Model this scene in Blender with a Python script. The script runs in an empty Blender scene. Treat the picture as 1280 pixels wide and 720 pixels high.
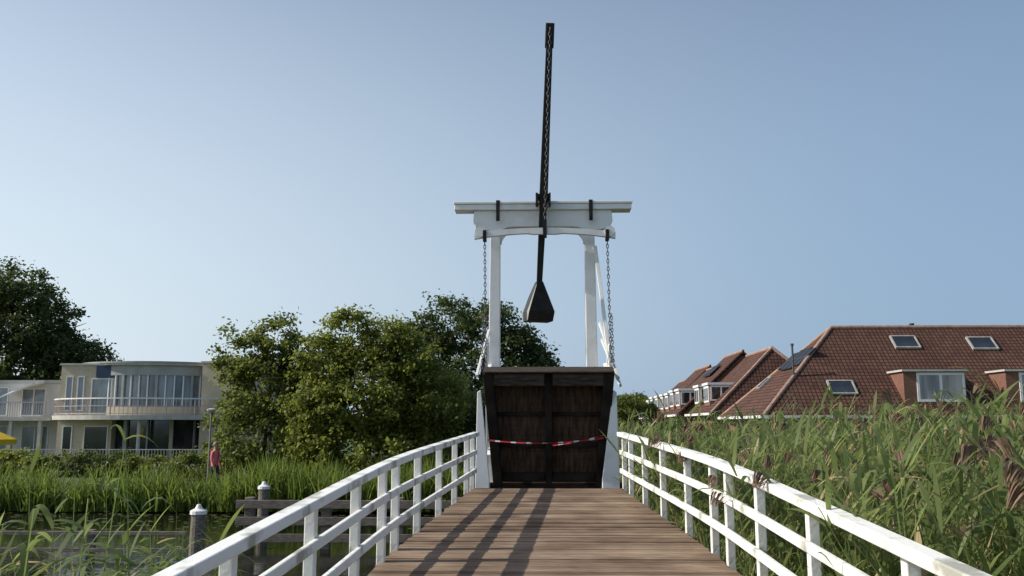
import bpy, bmesh, math, random
import numpy as np
from mathutils import Vector, Matrix
random.seed(7); RNG=np.random.default_rng(7)
SC=bpy.context.scene; COL=SC.collection

# ------------------------------------------------------------ helpers
def link(o,parent=None,label=None,category=None,kind=None,group=None):
    COL.objects.link(o)
    if parent is not None: o.parent=parent
    if label: o["label"]=label
    if category: o["category"]=category
    if kind: o["kind"]=kind
    if group: o["group"]=group
    return o
def empty(name,loc,label,category,group=None):
    o=bpy.data.objects.new(name,None); o.location=loc; o.empty_display_size=.2
    return link(o,None,label,category,None,group)
def subempty(name,parent):
    o=bpy.data.objects.new(name,None); return link(o,parent)
def auto_uv(me):
    uv=me.uv_layers.new(name="UVMap")
    for p in me.polygons:
        n=p.normal
        u=Vector((-n.y,n.x,0))
        if u.length<1e-3: u=Vector((1,0,0))
        u.normalize(); v=n.cross(u)
        for li in p.loop_indices:
            c=me.vertices[me.loops[li].vertex_index].co
            uv.data[li].uv=(c.dot(u),c.dot(v))
class MB:
    def __init__(s): s.v=[]; s.f=[]; s.m=[]
    def add(s,vs,fs,m=0):
        b=len(s.v); s.v+= [tuple(x) for x in vs]; s.f+=[tuple(b+i for i in f) for f in fs]; s.m+=[m]*len(fs)
    def box(s,x0,x1,y0,y1,z0,z1,m=0):
        s.add([(x0,y0,z0),(x1,y0,z0),(x1,y1,z0),(x0,y1,z0),(x0,y0,z1),(x1,y0,z1),(x1,y1,z1),(x0,y1,z1)],
          [(0,3,2,1),(4,5,6,7),(0,1,5,4),(1,2,6,5),(2,3,7,6),(3,0,4,7)],m)
    def prism(s,poly,axis,a,b,m=0):
        def P(p,t):
            return {'x':(t,p[0],p[1]),'y':(p[0],t,p[1]),'z':(p[0],p[1],t)}[axis]
        n=len(poly)
        vs=[P(p,a) for p in poly]+[P(p,b) for p in poly]
        fs=[tuple(range(n)),tuple(reversed(range(n,2*n)))]
        for i in range(n): j=(i+1)%n; fs.append((i,n+i,n+j,j))
        s.add(vs,fs,m)
    def tube(s,pts,rads,n=8,m=0,cap=True):
        pts=[Vector(p) for p in pts]; rings=[]
        for i,p in enumerate(pts):
            d=(pts[min(i+1,len(pts)-1)]-pts[max(i-1,0)]).normalized()
            up=Vector((0,0,1)) if abs(d.z)<.9 else Vector((1,0,0))
            a=d.cross(up).normalized(); b=d.cross(a)
            r=rads[i] if hasattr(rads,'__len__') else rads
            rings.append([p+a*math.cos(2*math.pi*k/n)*r+b*math.sin(2*math.pi*k/n)*r for k in range(n)])
        vs=[v for R in rings for v in R]; fs=[]
        for i in range(len(pts)-1):
            for k in range(n):
                l=(k+1)%n; fs.append((i*n+k,i*n+l,(i+1)*n+l,(i+1)*n+k))
        if cap: fs.append(tuple(range(n))); fs.append(tuple((len(pts)-1)*n+k for k in reversed(range(n))))
        s.add(vs,fs,m)
    def beam(s,p,q,w,h,m=0,w2=None,h2=None,side=None):
        p=Vector(p); q=Vector(q); d=(q-p).normalized()
        a=Vector(side) if side else (d.cross(Vector((0,0,1))) if abs(d.z)<.95 else Vector((1,0,0)))
        a=(a-d*a.dot(d)).normalized(); b=a.cross(d).normalized()
        w2=w if w2 is None else w2; h2=h if h2 is None else h2
        vs=[p+a*sx*w/2+b*sy*h/2 for sx,sy in((-1,-1),(1,-1),(1,1),(-1,1))]+[q+a*sx*w2/2+b*sy*h2/2 for sx,sy in((-1,-1),(1,-1),(1,1),(-1,1))]
        s.add(vs,[(0,3,2,1),(4,5,6,7),(0,1,5,4),(1,2,6,5),(2,3,7,6),(3,0,4,7)],m)
    def torus(s,c,d,side,L,w,r,m=0):
        c=Vector(c); d=Vector(d).normalized(); a=Vector(side); a=(a-d*a.dot(d)).normalized(); n=a.cross(d)
        N=10;K=5; vs=[];fs=[]
        for i in range(N):
            t=2*math.pi*i/N
            ctr=c+d*math.cos(t)*L/2+a*math.sin(t)*w/2
            o=(d*math.cos(t)+a*math.sin(t)).normalized()
            for k in range(K):
                u=2*math.pi*k/K; vs.append(ctr+o*math.cos(u)*r+n*math.sin(u)*r)
        for i in range(N):
            for k in range(K):
                fs.append((i*K+k,((i+1)%N)*K+k,((i+1)%N)*K+(k+1)%K,i*K+(k+1)%K))
        s.add(vs,fs,m)
    def obj(s,name,mats,parent=None,origin=(0,0,0),bevel=0,smooth=False,**kw):
        me=bpy.data.meshes.new(name); o=Vector(origin)
        me.from_pydata([tuple(Vector(v)-o) for v in s.v],[],s.f)
        if not isinstance(mats,(list,tuple)): mats=[mats]
        for m in mats: me.materials.append(m)
        me.polygons.foreach_set("material_index",s.m)
        bm=bmesh.new(); bm.from_mesh(me); bmesh.ops.recalc_face_normals(bm,faces=bm.faces); bm.to_mesh(me); bm.free()
        me.update(); auto_uv(me)
        if smooth: me.polygons.foreach_set("use_smooth",[True]*len(me.polygons))
        ob=bpy.data.objects.new(name,me)
        ob.location=o-(parent_world(parent) if parent else Vector((0,0,0)))
        link(ob,parent,**kw)
        if bevel:
            b=ob.modifiers.new("bevel",'BEVEL'); b.width=bevel; b.segments=2; b.limit_method='ANGLE'
        return ob
def parent_world(p):
    t=Vector((0,0,0))
    while p is not None: t+=p.location; p=p.parent
    return t
def np_quads(name,V,mat,parent=None,**kw):
    N=V.shape[0]; me=bpy.data.meshes.new(name)
    me.vertices.add(N*4); me.vertices.foreach_set("co",V.reshape(-1).astype(np.float32))
    me.loops.add(N*4); me.loops.foreach_set("vertex_index",np.arange(N*4,dtype=np.int32))
    me.polygons.add(N); me.polygons.foreach_set("loop_start",np.arange(0,N*4,4,dtype=np.int32))
    try: me.polygons.foreach_set("loop_total",np.full(N,4,dtype=np.int32))
    except Exception: pass
    me.update(calc_edges=True); me.materials.append(mat)
    ob=bpy.data.objects.new(name,me); link(ob,parent,**kw); return ob
def np_strips(name,P,S,mats,parent=None,midx=None,**kw):
    N,K,_=P.shape
    V=np.stack([P-S,P+S],axis=2).reshape(-1,3)
    base=(np.arange(N)*K*2)[:,None]+ (np.arange(K-1)*2)[None,:]
    F=np.stack([base,base+1,base+3,base+2],axis=-1).reshape(-1)
    me=bpy.data.meshes.new(name); M=N*(K-1)
    me.vertices.add(len(V)); me.vertices.foreach_set("co",V.reshape(-1).astype(np.float32))
    me.loops.add(M*4); me.loops.foreach_set("vertex_index",F.astype(np.int32))
    me.polygons.add(M); me.polygons.foreach_set("loop_start",np.arange(0,M*4,4,dtype=np.int32))
    try: me.polygons.foreach_set("loop_total",np.full(M,4,dtype=np.int32))
    except Exception: pass
    if not isinstance(mats,(list,tuple)): mats=[mats]
    for m in mats: me.materials.append(m)
    if midx is not None: me.polygons.foreach_set("material_index",np.repeat(midx,K-1).astype(np.int32))
    me.update(calc_edges=True)
    ob=bpy.data.objects.new(name,me); link(ob,parent,**kw); return ob

# ------------------------------------------------------------ materials
def nodes(name):
    m=bpy.data.materials.new(name); m.use_nodes=True; nt=m.node_tree
    return m,nt,nt.nodes["Principled BSDF"]
def mat(name,c1,c2=None,scale=4,rough=.7,bump=0,bscale=None,stretch=(1,1,1),metal=0,detail=6,spec=.3,lo=.35,hi=.65,coord="Object"):
    m,nt,b=nodes(name); N=nt.nodes; L=nt.links
    tc=N.new("ShaderNodeTexCoord"); mp=N.new("ShaderNodeMapping"); mp.inputs["Scale"].default_value=stretch
    L.new(tc.outputs[coord],mp.inputs[0])
    nz=N.new("ShaderNodeTexNoise"); nz.inputs["Scale"].default_value=scale; nz.inputs["Detail"].default_value=detail
    L.new(mp.outputs[0],nz.inputs["Vector"])
    r=N.new("ShaderNodeValToRGB"); r.color_ramp.elements[0].position=lo; r.color_ramp.elements[1].position=hi
    c2=c2 or tuple(x*.8 for x in c1)
    r.color_ramp.elements[0].color=(*c2,1); r.color_ramp.elements[1].color=(*c1,1)
    L.new(nz.outputs[0],r.inputs[0]); L.new(r.outputs[0],b.inputs["Base Color"])
    b.inputs["Roughness"].default_value=rough; b.inputs["Metallic"].default_value=metal
    b.inputs["Specular IOR Level"].default_value=spec
    if bump:
        n2=N.new("ShaderNodeTexNoise"); n2.inputs["Scale"].default_value=bscale or scale*3; n2.inputs["Detail"].default_value=8
        L.new(mp.outputs[0],n2.inputs["Vector"])
        bp=N.new("ShaderNodeBump"); bp.inputs["Strength"].default_value=bump; bp.inputs["Distance"].default_value=.02
        L.new(n2.outputs[0],bp.inputs["Height"]); L.new(bp.outputs[0],b.inputs["Normal"])
    return m
def brickmat(name,c1,c2,mortar,bw,bh,ms=.01,rough=.85,bump=.5,off=.5,noise=.3):
    m,nt,b=nodes(name); N=nt.nodes; L=nt.links
    tc=N.new("ShaderNodeTexCoord"); br=N.new("ShaderNodeTexBrick")
    br.inputs["Scale"].default_value=1; br.inputs["Brick Width"].default_value=bw; br.inputs["Row Height"].default_value=bh
    br.inputs["Mortar Size"].default_value=ms; br.inputs["Color1"].default_value=(*c1,1); br.inputs["Color2"].default_value=(*c2,1); br.inputs["Mortar"].default_value=(*mortar,1)
    br.offset=off; L.new(tc.outputs["UV"],br.inputs["Vector"])
    nz=N.new("ShaderNodeTexNoise"); nz.inputs["Scale"].default_value=.6; nz.inputs["Detail"].default_value=8
    L.new(tc.outputs["Object"],nz.inputs["Vector"])
    mr=N.new("ShaderNodeMapRange"); mr.inputs[1].default_value=.3; mr.inputs[2].default_value=.7; mr.inputs[3].default_value=1-noise; mr.inputs[4].default_value=1+noise
    L.new(nz.outputs[0],mr.inputs[0])
    mx=N.new("ShaderNodeVectorMath"); mx.operation='SCALE'; L.new(br.outputs["Color"],mx.inputs[0]); L.new(mr.outputs[0],mx.inputs["Scale"])
    L.new(mx.outputs[0],b.inputs["Base Color"]); b.inputs["Roughness"].default_value=rough; b.inputs["Specular IOR Level"].default_value=.2
    bp=N.new("ShaderNodeBump"); bp.inputs["Strength"].default_value=bump; bp.inputs["Distance"].default_value=.03; bp.invert=True
    L.new(br.outputs["Fac"],bp.inputs["Height"]); L.new(bp.outputs[0],b.inputs["Normal"])
    return m
def leafmat(name,cols,trans=.35,nscale=.6,rough=.5):
    m,nt,b=nodes(name); N=nt.nodes; L=nt.links
    g=N.new("ShaderNodeNewGeometry"); tc=N.new("ShaderNodeTexCoord")
    nz=N.new("ShaderNodeTexNoise"); nz.inputs["Scale"].default_value=nscale; nz.inputs["Detail"].default_value=3
    L.new(tc.outputs["Object"],nz.inputs["Vector"])
    a=N.new("ShaderNodeMath"); a.operation='MULTIPLY_ADD'; a.inputs[1].default_value=.55; L.new(g.outputs["Random Per Island"],a.inputs[0])
    s=N.new("ShaderNodeMath"); s.operation='MULTIPLY_ADD'; s.inputs[1].default_value=1.2; s.inputs[2].default_value=-.4; L.new(nz.outputs[0],s.inputs[0]); L.new(s.outputs[0],a.inputs[2])
    r=N.new("ShaderNodeValToRGB"); e=r.color_ramp.elements
    e[0].color=(*cols[0],1); e[1].color=(*cols[-1],1)
    for i,c in enumerate(cols[1:-1]): x=e.new((i+1)/(len(cols)-1)); x.color=(*c,1)
    L.new(a.outputs[0],r.inputs[0]); L.new(r.outputs[0],b.inputs["Base Color"]); b.inputs["Roughness"].default_value=rough; b.inputs["Specular IOR Level"].default_value=.25
    t=N.new("ShaderNodeBsdfTranslucent"); hs=N.new("ShaderNodeHueSaturation"); hs.inputs["Value"].default_value=2.2; hs.inputs["Hue"].default_value=.487
    L.new(r.outputs[0],hs.inputs["Color"]); L.new(hs.outputs[0],t.inputs[0])
    mx=N.new("ShaderNodeMixShader"); mx.inputs[0].default_value=trans
    L.new(b.outputs[0],mx.inputs[1]); L.new(t.outputs[0],mx.inputs[2]); L.new(mx.outputs[0],N["Material Output"].inputs[0])
    return m
WHITE=mat("white_paint",(.80,.80,.79),(.66,.67,.65),scale=2.2,rough=.5,bump=.12,bscale=30,lo=.3,hi=.5)
WHITE_RAIL=mat("weathered_white_paint",(.80,.80,.77),(.38,.38,.33),scale=3,rough=.55,bump=.2,bscale=25,lo=.35,hi=.46,detail=10)
BLACK=mat("black_painted_timber",(.010,.0095,.009),(.022,.019,.017),scale=5,rough=.7,bump=.2)
STEEL=mat("galvanised_chain",(.12,.12,.12),(.05,.047,.045),scale=20,rough=.6,metal=.3)
GREYSIDE=mat("grey_frame_and_lit_side",(.36,.36,.34),(.26,.25,.23),scale=3,rough=.7)  # roof window frames, and the sunlit tone painted on the counterweight's left face
TARWOOD=mat("tarred_underside_wood",(.100,.060,.040),(.035,.023,.017),scale=3,stretch=(6,1,1),rough=.9,bump=.4,spec=.1)
TARDARK=mat("dark_leaf_beam_wood",(.036,.028,.023),(.016,.012,.010),scale=3,rough=.9,bump=.4,spec=.1)
TOPBEAM=mat("grey_brown_top_beam_wood",(.075,.060,.050),(.030,.024,.020),scale=4,stretch=(1,5,5),rough=.9,bump=.4,spec=.1)
GREYWOOD=mat("weathered_grey_wood",(.22,.195,.165),(.11,.095,.08),scale=5,stretch=(1,6,6),rough=.9,bump=.5)
EDGEW=mat("weathered_brown_edge_board",(.075,.063,.052),(.04,.033,.028),scale=5,stretch=(1,6,6),rough=.95,bump=.5,spec=.05)
CONC=mat("pale_concrete",(.52,.50,.45),(.42,.405,.37),scale=2,rough=.85,bump=.2)
LAMPG=mat("grey_lamp_paint",(.24,.25,.24),(.18,.19,.18),scale=5,rough=.6)
BEIGE=brickmat("beige_brick_wall",(.58,.49,.35),(.49,.41,.295),(.48,.43,.34),.21,.065,.008,bump=.3,noise=.12)
WHITEW=mat("white_render_wall",(.66,.65,.61),(.56,.55,.52),scale=1.2,rough=.9)
GREYWALL=mat("warm_grey_panel_wall",(.36,.37,.36),(.30,.31,.30),scale=1.2,rough=.8)
DARKBLUE=mat("dark_blue_fascia",(.03,.06,.12),(.02,.04,.085),scale=1,rough=.5)
GLASS=mat("dark_window_glass",(.03,.04,.05),(.015,.02,.025),scale=.8,rough=.06,spec=1)
BLUEG=mat("bluish_window_glass",(.22,.27,.31),(.05,.08,.10),scale=1.1,stretch=(1,1,.3),rough=.12,spec=1)
CURT=mat("window_with_curtain",(.46,.42,.40),(.12,.13,.14),scale=1.6,stretch=(1,1,.15),rough=.2,spec=.8)
FRAME=mat("white_window_frame",(.78,.78,.77),(.68,.68,.67),scale=3,rough=.5)
RAILG=mat("pale_plum_railing_paint",(.50,.46,.47),(.40,.36,.37),scale=3,rough=.5)
ROOFT=brickmat("red_brown_roof_tiles",(.130,.064,.046),(.088,.043,.032),(.026,.015,.012),.25,.30,.03,bump=1,off=0,noise=.16)
BRICK=brickmat("red_brown_brick",(.22,.09,.06),(.17,.07,.047),(.16,.14,.12),.21,.065,.008,bump=.3)
SOLAR=brickmat("solar_panel_face",(.014,.016,.022),(.016,.018,.025),(.05,.055,.06),1.0,1.65,.03,rough=.5,bump=.1,off=0,noise=.1)
BARK=mat("tree_bark",(.12,.09,.06),(.06,.045,.03),scale=6,stretch=(3,3,.6),rough=.95,bump=.7)
LEAF_L=leafmat("light_green_leaves",[(.072,.094,.018),(.12,.148,.028),(.18,.20,.042)],.5,nscale=.9)
LEAF_M=leafmat("mid_green_leaves",[(.058,.080,.017),(.098,.126,.027),(.15,.172,.04)],.47,nscale=.9)
LEAF_D=leafmat("dark_green_leaves",[(.028,.046,.014),(.052,.076,.021),(.085,.112,.034)],.4)
REED_G=leafmat("green_reed_blades",[(.050,.088,.015),(.095,.142,.027),(.155,.20,.048)],.45,nscale=.8)
REED_R=leafmat("tall_reed_leaves",[(.065,.10,.028),(.125,.168,.052),(.22,.255,.105)],.42,nscale=.8,rough=.4)
REED_DRY=leafmat("dry_reed_leaves",[(.26,.20,.10),(.37,.30,.15),(.48,.41,.25)],.25)
PLUME=leafmat("brown_reed_plumes",[(.13,.08,.055),(.19,.125,.085),(.26,.18,.125)],.2)
LILY=leafmat("lily_pads",[(.05,.08,.02),(.10,.12,.04),(.15,.16,.07)],.1)
YELLOW=mat("yellow_parasol_cloth",(.75,.50,.03),(.62,.40,.02),scale=3,rough=.8)
CLOTHW=mat("white_awning_cloth",(.78,.78,.78),(.65,.65,.66),scale=3,rough=.8)

def deckmat():
    m,nt,b=nodes("weathered_deck_planks"); N=nt.nodes; L=nt.links
    g=N.new("ShaderNodeNewGeometry"); tc=N.new("ShaderNodeTexCoord")
    mp=N.new("ShaderNodeMapping"); mp.inputs["Scale"].default_value=(1.2,14,1); L.new(tc.outputs["Object"],mp.inputs[0])
    nz=N.new("ShaderNodeTexNoise"); nz.inputs["Scale"].default_value=3; nz.inputs["Detail"].default_value=9; L.new(mp.outputs[0],nz.inputs["Vector"])
    n2=N.new("ShaderNodeTexNoise"); n2.inputs["Scale"].default_value=1.6; n2.inputs["Detail"].default_value=9; L.new(tc.outputs["Object"],n2.inputs["Vector"])
    a=N.new("ShaderNodeMath"); a.operation='MULTIPLY_ADD'; a.inputs[1].default_value=.4; L.new(g.outputs["Random Per Island"],a.inputs[0]); L.new(nz.outputs[0],a.inputs[2])
    a2=N.new("ShaderNodeMath"); a2.operation='MULTIPLY_ADD'; a2.inputs[1].default_value=1.2; L.new(n2.outputs[0],a2.inputs[0]); L.new(a.outputs[0],a2.inputs[2])
    r=N.new("ShaderNodeMapRange"); r.inputs[1].default_value=.85; r.inputs[2].default_value=1.8; L.new(a2.outputs[0],r.inputs[0])
    c=N.new("ShaderNodeValToRGB"); e=c.color_ramp.elements; e[0].position=0; e[1].position=1
    e[0].color=(.075,.052,.036,1); e[1].color=(.36,.275,.20,1); x=e.new(.5); x.color=(.195,.138,.098,1)
    L.new(r.outputs[0],c.inputs[0]); L.new(c.outputs[0],b.inputs["Base Color"]); b.inputs["Roughness"].default_value=.9; b.inputs["Specular IOR Level"].default_value=.08
    bp=N.new("ShaderNodeBump"); bp.inputs["Strength"].default_value=.6; bp.inputs["Distance"].default_value=.012
    L.new(nz.outputs[0],bp.inputs["Height"]); L.new(bp.outputs[0],b.inputs["Normal"]); return m
DECK=deckmat()
def tapemat():
    m,nt,b=nodes("red_white_tape"); N=nt.nodes; L=nt.links
    tc=N.new("ShaderNodeTexCoord"); sx=N.new("ShaderNodeSeparateXYZ"); L.new(tc.outputs["Object"],sx.inputs[0])
    f=N.new("ShaderNodeMath"); f.operation='MULTIPLY_ADD'; f.inputs[1].default_value=3.3; L.new(sx.outputs[0],f.inputs[0]); f.inputs[2].default_value=20
    g=N.new("ShaderNodeMath"); g.operation='FRACT'; L.new(f.outputs[0],g.inputs[0])
    h=N.new("ShaderNodeMath"); h.operation='GREATER_THAN'; h.inputs[1].default_value=.68; L.new(g.outputs[0],h.inputs[0])
    mx=N.new("ShaderNodeMix"); mx.data_type='RGBA'; L.new(h.outputs[0],mx.inputs[0]); mx.inputs[6].default_value=(.38,.03,.04,1); mx.inputs[7].default_value=(.55,.5,.5,1)
    L.new(mx.outputs[2],b.inputs["Base Color"]); b.inputs["Roughness"].default_value=.4; return m
TAPE=tapemat()

# ------------------------------------------------------------ ground, water
def ground():
    m=mat("grass_ground",(.065,.10,.03),(.04,.06,.02),scale=.5,rough=.95,bump=.4)
    xs=[-3000,-600,-150,-60,-30,-10,0,10,30,60,150,600,3000]
    ys=[(-3000,.5),(-200,.5),(-20,.5),(0,.45),(7,.4),(8.5,-.8),(12,-1),(27,-1),(30.3,-.6),(31.6,.5),(34,.55),(60,.55),(100,.55),(300,.55),(1000,.55),(4000,.55)]
    V=[(x,y,z) for y,z in ys for x in xs]; n=len(xs)
    F=[(j*n+i,j*n+i+1,(j+1)*n+i+1,(j+1)*n+i) for j in range(len(ys)-1) for i in range(n-1)]
    me=bpy.data.meshes.new("ground"); me.from_pydata(V,[],F); me.materials.append(m)
    link(bpy.data.objects.new("ground",me),kind="structure",label="grassy canal banks and flat land around the canal")
    w,nt,b=nodes("dark_canal_water"); N=nt.nodes; L=nt.links
    b.inputs["Base Color"].default_value=(.010,.011,.007,1); b.inputs["Roughness"].default_value=.06; b.inputs["Specular IOR Level"].default_value=.4
    tc=N.new("ShaderNodeTexCoord"); mp=N.new("ShaderNodeMapping"); mp.inputs["Scale"].default_value=(1,2.2,1); L.new(tc.outputs["Object"],mp.inputs[0])
    nz=N.new("ShaderNodeTexNoise"); nz.inputs["Scale"].default_value=2.2; nz.inputs["Detail"].default_value=4; L.new(mp.outputs[0],nz.inputs["Vector"])
    bp=N.new("ShaderNodeBump"); bp.inputs["Strength"].default_value=.18; bp.inputs["Distance"].default_value=.03; L.new(nz.outputs[0],bp.inputs["Height"]); L.new(bp.outputs[0],b.inputs["Normal"])
    me=bpy.data.meshes.new("water"); me.from_pydata([(-600,7.6,0),(600,7.6,0),(600,31.3,0),(-600,31.3,0)],[],[(0,1,2,3)]); me.materials.append(w)
    link(bpy.data.objects.new("water",me),kind="structure",label="dark calm canal water with floating pads")
ground()

# ------------------------------------------------------------ bridge
def zd(y):
    u=y-9.0
    return 1.705+.054*u-.025*math.sqrt(u*u+1.2)
def hw(y): return 2.13-.057*y
DEND=15.7
bridge=empty("drawbridge",(0,15.7,0),"white timber Dutch drawbridge standing open over the canal","bridge")
mb=MB(); y=-1.0
while y<DEND-.02:
    y1=min(y+.10,DEND); h0=hw(y)+.03; h1=hw(y1)+.03; dz=random.uniform(-.005,.005); z0=zd(y)+dz; z1=zd(y1)+dz
    j=random.uniform(-.018,.018)
    vs=[(-h0+j-.05,y,z0-.06),(h0+j,y,z0-.06),(h1+j,y1,z1-.06),(-h1+j-.05,y1,z1-.06),(-h0+j-.05,y,z0),(h0+j,y,z0),(h1+j,y1,z1),(-h1+j-.05,y1,z1)]
    mb.add(vs,[(0,3,2,1),(4,5,6,7),(0,1,5,4),(1,2,6,5),(2,3,7,6),(3,0,4,7)]); y=y1+.009
mb.obj("approach_deck",DECK,bridge,origin=(0,8,0),bevel=.004)
mb=MB()
for sx in (-.9,-.45,0,.45,.9):
    for i in range(14):
        a=-.9+i*(DEND+.8)/14; b=-.9+(i+1)*(DEND+.8)/14
        mb.beam((sx*(hw(a)-.1),a,zd(a)-.2),(sx*(hw(b)-.1),b,zd(b)-.2),.14,.26)
for yy in (3,9.2,15.4):
    mb.beam((-hw(yy),yy,zd(yy)-.45),(hw(yy),yy,zd(yy)-.45),.24,.24)
    for sx in (-1,0,1): mb.tube([(sx*(hw(yy)-.15),yy,-1),(sx*(hw(yy)-.15),yy,zd(yy)-.4)],.14,10)
mb.obj("deck_substructure",TARDARK,bridge,origin=(0,8,0))
mb=MB(); mb.box(-1.6,1.6,18.16,19.2,-1,1.62); mb.obj("abutment",CONC,bridge,origin=(0,18.5,0),bevel=.02)
mb=MB(); mb.box(-1.55,1.55,18.06,18.155,1.0,1.84); mb.obj("hinge_sill",TARDARK,bridge,origin=(0,18.1,1.5),bevel=.01)
mb=MB(); y=18.16
while y<33:
    mb.box(-1.1,1.1,y,y+.135,1.80,1.86); y+=.147
mb.box(-1,-.85,18.6,33,1.55,1.795); mb.box(.85,1,18.6,33,1.55,1.795)
for yy in (22,26,30):
    for sx in (-.8,.8): mb.tube([(sx,yy,-1),(sx,yy,1.56)],.13,10)
mb.obj("far_deck",DECK,bridge,origin=(0,25,0))
for s,xo,xt,xi in ((-1,-1.39,-1.33,-1.12),(1,1.38,1.32,1.05)):
    mb=MB(); xt2=xt-.04*s
    mb.prism([(xo,1.2),(xo,1.95),(xt+.03*s,3.62),(xt2,3.66),(xi,1.95),(xi,1.2)],'y',17.24,17.36)
    mb.box(min(xo,xi)+.02,max(xo,xi)-.02,17.36,18.05,1.2,1.86)
    mb.obj("side_wing",WHITE,bridge,origin=(xo,17.3,1.2),bevel=.01)
portal=subempty("portal",bridge)
for x in (-1.11,.97):
    mb=MB(); mb.beam((x,18.6,1.7),(x+(.03 if x<0 else -.03),18.6,7.12),.26,.26,w2=.21,h2=.24,side=(1,0,0))
    mb.obj("post",WHITE,portal,origin=(x,18.6,1.7),bevel=.012)
for x in (-1.11,.97):
    s=-1 if x<0 else 1
    mb=MB(); mb.beam((x+s*.02,18.72,6.7),(x+s*.22,20.6,1.9),.12,.16,side=(1,0,0)); mb.obj("back_brace",WHITE,portal,origin=(x,20,1.9),bevel=.01)
cx=-.06
mb=MB(); mb.box(cx-1.90,cx+1.90,18.42,18.80,7.56,7.68); mb.box(cx-1.92,cx+1.92,18.39,18.83,7.683,7.735)
mb.obj("top_beam",WHITE,portal,origin=(cx,18.6,7.6),bevel=.010)
poly=[(cx-1.48,7.557),(cx-1.50,7.32),(cx-1.45,7.22),(cx-1.30,7.14),(cx-1.0,7.10)]
for i in range(13):
    t=i/12; x=-.92+1.84*t; poly.append((cx+x,7.11+.09*min(1,(1-abs(2*t-1))*4)**.6))
poly+=[(cx+1.0,7.10),(cx+1.30,7.14),(cx+1.45,7.22),(cx+1.50,7.32),(cx+1.48,7.557)]
mb=MB(); mb.prism(poly,'y',18.50,18.71); mb.obj("lintel",WHITE,portal,origin=(cx,18.6,7.3),bevel=.01)
for x in (-1.08,.94):
    s=1 if x<0 else -1
    mb=MB(); pts=[(x+s*.10,7.12),(x+s*.10,6.84)]+[(x+s*(.38-.25*math.cos(a)),6.84+.25*math.sin(a)) for a in [i*math.pi/2/8 for i in range(9)]]+[(x+s*.38,7.12)]
    mb.prism(pts,'y',18.54,18.67); mb.obj("knee_bracket",WHITE,portal,origin=(x,18.6,7))
for x in (-1.02,.97):
    mb=MB(); mb.box(x-.04,x+.04,18.375,18.388,7.30,7.74); mb.box(x-.04,x+.04,18.375,18.84,7.742,7.756); mb.obj("iron_strap",BLACK,portal,origin=(x,18.4,7.4))
mb=MB(); mb.box(cx-.13,cx+.17,18.09,18.62,7.758,7.82); mb.box(cx-.15,cx-.10,18.08,18.384,7.60,7.84); mb.box(cx+.13,cx+.17,18.08,18.384,7.60,7.84); mb.obj("pivot_bearing",BLACK,portal,origin=(cx,18.4,7.8),bevel=.006)
bal=subempty("balance_beam",bridge)
T=Vector((.115,17.78,11.40)); PV=Vector((-.04,18.20,7.80)); C1=Vector((-.145,18.64,6.0)); C0=Vector((-.18,18.76,5.17))
mb=MB(); mb.beam(T,PV,.135,.24,w2=.18,h2=.28,side=(1,0,0)); mb.beam(PV,C1-Vector((0,0,.12)),.165,.20,w2=.12,h2=.18,side=(1,0,0)); mb.obj("beam",BLACK,bal,origin=PV,bevel=.012)
d=(T-PV).normalized()
mb=MB(); mb.beam(T-d*.42,T+d*.05,.19,.30,side=(1,0,0)); mb.obj("iron_cap",BLACK,bal,origin=T,bevel=.02)
mb=MB(); rz=Matrix.Rotation(math.radians(20),3,'Z'); a=rz@Vector((1,0,0)); b2=rz@Vector((0,1,0)); dd=(C0-C1).normalized()
def ring(c,w,h): return [c+a*(sx*w/2)+b2*(sy*h/2) for sx,sy in((-1,-1),(1,-1),(1,1),(-1,1))]
rings=[ring(C1-dd*.02,.13,.16),ring(C1+dd*.64,.58,.52),ring(C0,.58,.34)]
vs=[v for R in rings for v in R]; mb.add(vs,[(0,1,2,3),(11,10,9,8)])
for i in range(2):
    for k in range(4):
        l=(k+1)%4; mb.f.append((i*4+k,i*4+l,(i+1)*4+l,(i+1)*4+k)); mb.m.append(1 if k==3 else 0)  # left face coloured grey as if sunlit, the rest black as its shaded sides
mb.obj("counterweight",[BLACK,GREYSIDE],bal,origin=C0,bevel=.01)
yk=subempty("yoke",bridge)
top=[];bot=[]
for i in range(25):
    t=-1+2*i/24; x=-.02+1.46*t
    top.append((x,7.03-.10*abs(t)**2.2)); bot.append((x,6.92-.12*abs(t)**2.2- (.02 if abs(t)<.2 else 0)))
def disc(c,r): return [(c[0]+r*math.cos(i*math.pi/8),c[1]+r*math.sin(i*math.pi/8)) for i in range(16)]
mb=MB(); mb.prism(top+bot[::-1],'y',17.86,17.97); mb.obj("yoke_bar",WHITE,yk,origin=(0,17.9,7))
for s in (-1,1):
    mb=MB(); mb.prism(disc((-.02+1.34*s,6.95),.11),'y',17.84,17.99); mb.obj("yoke_end",WHITE,yk,origin=(s*1.35,17.9,6.9))
    mb=MB(); mb.box(1.27*s-.035,1.27*s+.035,17.82,18.01,6.76,6.98); mb.obj("chain_shackle",BLACK,yk,origin=(s*1.27,17.9,6.9))
mb=MB(); mb.box(-.06,.02,17.82,18.01,6.84,7.2); mb.obj("centre_clevis",BLACK,yk,origin=(0,17.9,7))
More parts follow.
